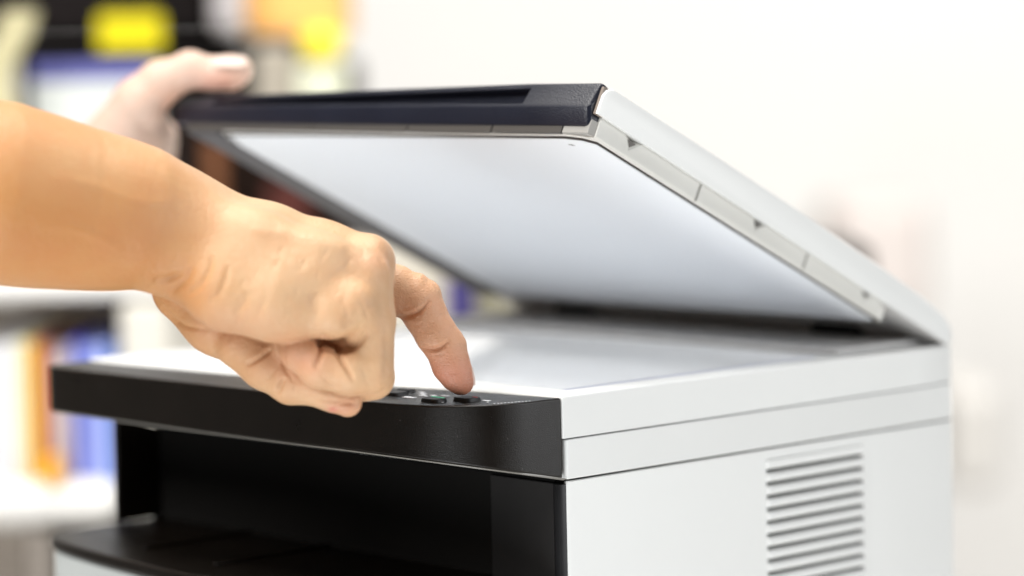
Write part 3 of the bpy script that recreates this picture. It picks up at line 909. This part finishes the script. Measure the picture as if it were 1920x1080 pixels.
bgbox('lower_shelf_panel', 62, 105, 992, 1500, 2240, 10, mat('shelf_beige', (.66, .6, .56), .6, .3), SH, 2)
books = [(-70, -30, 655, (.75, .74, .74), 'grey white'), (-28, 6, 650, (.70, .69, .74), 'lilac white'), (8, 32, 646, (.80, .80, .80), 'plain white'), (34, 50, 640, (.80, .78, .58), 'cream yellow'), (51, 65, 644, (.80, .56, .04), 'yellow'),
         (66, 80, 648, (.80, .28, .01), 'orange'), (81, 92, 640, (.26, .015, .11), 'dark magenta'), (93, 104, 655, (.62, .45, .30), 'tan'), (105, 116, 668, (.66, .50, .46), 'pinkish beige'), (117, 136, 650, (.50, .48, .56), 'grey lilac'),
         (137, 153, 640, (.05, .05, .45), 'deep blue violet'), (154, 182, 650, (.28, .34, .75), 'periwinkle'), (183, 207, 648, (.33, .40, .80), 'pale periwinkle'), (208, 220, 655, (.08, .22, .60), 'strong blue')]
for x0, x1, y0, c, nm in books:
    o = bgbox('book', x0, x1-.6, y0, 911.5, 2100, 190, mat('book_cover_'+nm.replace(' ', '_'), c, .5, .3, noise=.1, nscale=15), None, 1.5)
    tag(o, 'upright %s book spine in the row on the bookcase shelf' % nm, 'book', 'books on the white bookcase')
o = bgbox('book', 84, 112, 858, 911.4, 2075, 20, mat('book_cover_bright_orange', (.85, .42, .05), .5, .3), None, 1.5)
tag(o, 'small bright orange booklet standing in front of the tan book', 'book')

# upper left: dark cabinet carrying boxes, with a screen in front
BRN = mat('dark_brown_wood', (.020, .011, .008), .8, .1, noise=.5, nscale=6)
BLK = mat('dark_block', (.005, .004, .004), .8, .1, noise=.3, nscale=6)
c = at(300, 300, 2500)
CB = empty('cabinet', (c[0]*MM, c[1]*MM, FLOOR_Z*MM)); tag(CB, 'dark brown cabinet standing behind the raised lid', 'cabinet')
bgbox('door', 40, 640, 122, 545, 2500, 380, BRN, CB, 5)
bgbox('plinth', 60, 636, 546, 1600, 2520, 340, BRN, CB, 5)
bgbox('cabinet_top', 30, 545, 78, 121, 2470, 420, BLK, CB, 4)
o = bgbox('toolbox', -60, 392, -160, 77, 2480, 300, mat('toolbox_plastic', (.009, .007, .007), .8, .1, noise=.7, nscale=5), None, 12)
tag(o, 'black case on top of the dark cabinet behind the yellow sign', 'case')
o = bgbox('yellow_sign', 182, 302, 28, 98, 2400, 14, mat('yellow_card', (.78, .66, .01), .6, .2), None, 3)
tag(o, 'blurred yellow card standing before the black case', 'sign')
o = bgbox('storage_tin', 392, 452, -140, 62, 2440, 90, mat('pale_tin', (.50, .47, .48), .4, .4, noise=.1), None, 10)
tag(o, 'pale grey tin beside the black case', 'tin')
o = bgbox('orange_box', 456, 640, -120, 68, 2490, 200, mat('orange_card', (.90, .50, .16), .6, .2, noise=.1, nscale=8), None, 4)
tag(o, 'orange cardboard box at the top beside the pale wall', 'box')
o = bgbox('yellow_box', 560, 640, 52, 118, 2440, 46, mat('yellow_tape', (.90, .74, .06), .6, .2, noise=.1, nscale=8), None, 12)
tag(o, 'small yellow box below the orange box', 'box')
o = bgbox('paper_stack', 476, 556, 88, 250, 2455, 40, mat('grey_beige_paper', (.40, .36, .30), .7, .2, noise=.1), None, 4)
tag(o, 'grey beige stack of papers behind the thumb on the lid', 'papers')
o = bgbox('green_box', 558, 646, 120, 300, 2450, 46, mat('pale_green_card', (.72, .74, .58), .7, .2, noise=.06), None, 4)
tag(o, 'pale green box beneath the small yellow box', 'box')
c = at(150, 200, 2200)
MO = empty('monitor', (c[0]*MM, c[1]*MM, c[2]*MM)); tag(MO, 'dark framed monitor showing a white page under a blue band', 'monitor')
bgbox('bezel', 40, 330, 96, 420, 2206, 30, BLK, MO, 4)
bgbox('screen_page', 62, 300, 152, 400, 2200, 5, mat('screen_page', (.5, .52, .5), .4, .3, emit=(.80, .84, .82), estr=.25), MO, 1)
bgbox('screen_band', 62, 300, 116, 150, 2200, 5, mat('screen_band', (.1, .1, .3), .4, .3, emit=(.10, .11, .30), estr=.4), MO, 1)
def curve_tube(name, pts, r, m):
    V = []; Fc = []; k = 12
    Pn = [at(*p) for p in pts]
    for i, p in enumerate(Pn):
        for j in range(k):
            a = 2*math.pi*j/k; V.append(p+ax*r*math.cos(a)*.9+ay*r*math.sin(a)*.6+np.array([0, 0, 0]))
    for i in range(len(Pn)-1):
        for j in range(k): Fc.append((i*k+j, i*k+(j+1) % k, (i+1)*k+(j+1) % k, (i+1)*k+j))
    Fc += [tuple(range(k)), tuple(range(len(Pn)*k-1, (len(Pn)-1)*k-1, -1))]
    return link(name, V, Fc, m, None, smooth=True)
ps = smooth_closed([(40, 20, 2150), (22, 75, 2150), (-8, 130, 2150), (-10, 180, 2150), (14, 240, 2150), (34, 330, 2150)], 6)
tag(curve_tube('hanging_strap', ps, 15, mat('khaki_cloth', (.55, .50, .30), .8, .2, noise=.1, nscale=12)), 'khaki cloth strap hanging at the far left edge', 'strap')
for (x0, x1, y0, y1, c_, nm, lb) in ((385, 418, 262, 420, (.20, .08, .035), 'wooden_handle', 'reddish brown wooden handle below the raised lid bar'),
                                     (500, 580, 345, 430, (.10, .028, .022), 'dark_red_folder', 'dark red folder behind the black lid frame')):
    tag(bgbox(nm, x0, x1, y0, y1, 2450, 20, mat(nm, c_, .6, .2, noise=.2), None, 3), lb, nm.split('_')[-1])
tag(bgbox('cream_box', 690, 850, 430, 640, 2300, 100, mat('cream_card', (.62, .58, .50), .7, .2, noise=.08, nscale=8), None, 4), 'cream box standing behind the index finger', 'box')
tag(bgbox('navy_folder', 838, 884, 520, 650, 2200, 40, mat('navy_card', (.03, .02, .17), .5, .3), None, 4), 'navy blue folder edge right of the index finger', 'folder')
tag(bgbox('olive_box', 886, 1000, 500, 650, 2250, 80, mat('olive_card', (.33, .31, .22), .7, .2, noise=.15, nscale=8), None, 4), 'olive beige box seen under the lid beside the navy folder', 'box')
tag(bgbox('dark_block', 1001, 1640, 470, 700, 2300, 150, mat('gap_shade_dark', (.03, .027, .025), .6, .2, noise=.2, nscale=6), None, 8), 'dark block standing in for shadow in the gap under the open lid', 'case')  # dark box put where the lid's inside lies in shadow
tag(bgbox('red_glint', 995, 1062, 602, 628, 2290, 8, mat('red_glint_colour', (.30, .07, .07), .6, .2), None, 3), 'small red patch standing in for a reflected highlight under the lid', 'label')  # reddish reflection in the dark gap, made as a coloured patch
# pale things at the right
tag(bgbox('wrapped_parcel', 1560, 1750, 375, 600, 4300, 250, mat('parcel_paper', (.70, .64, .61), .8, .2, noise=.06, nscale=3), None, 30), 'pale blurred parcel standing before the wall right of the lid', 'parcel')
tag(bgbox('grey_carton', 1780, 1880, 730, 925, 3600, 200, mat('carton_grey', (.62, .60, .57), .8, .2, noise=.05, nscale=3), None, 20), 'pale grey carton just right of the printer edge', 'carton')
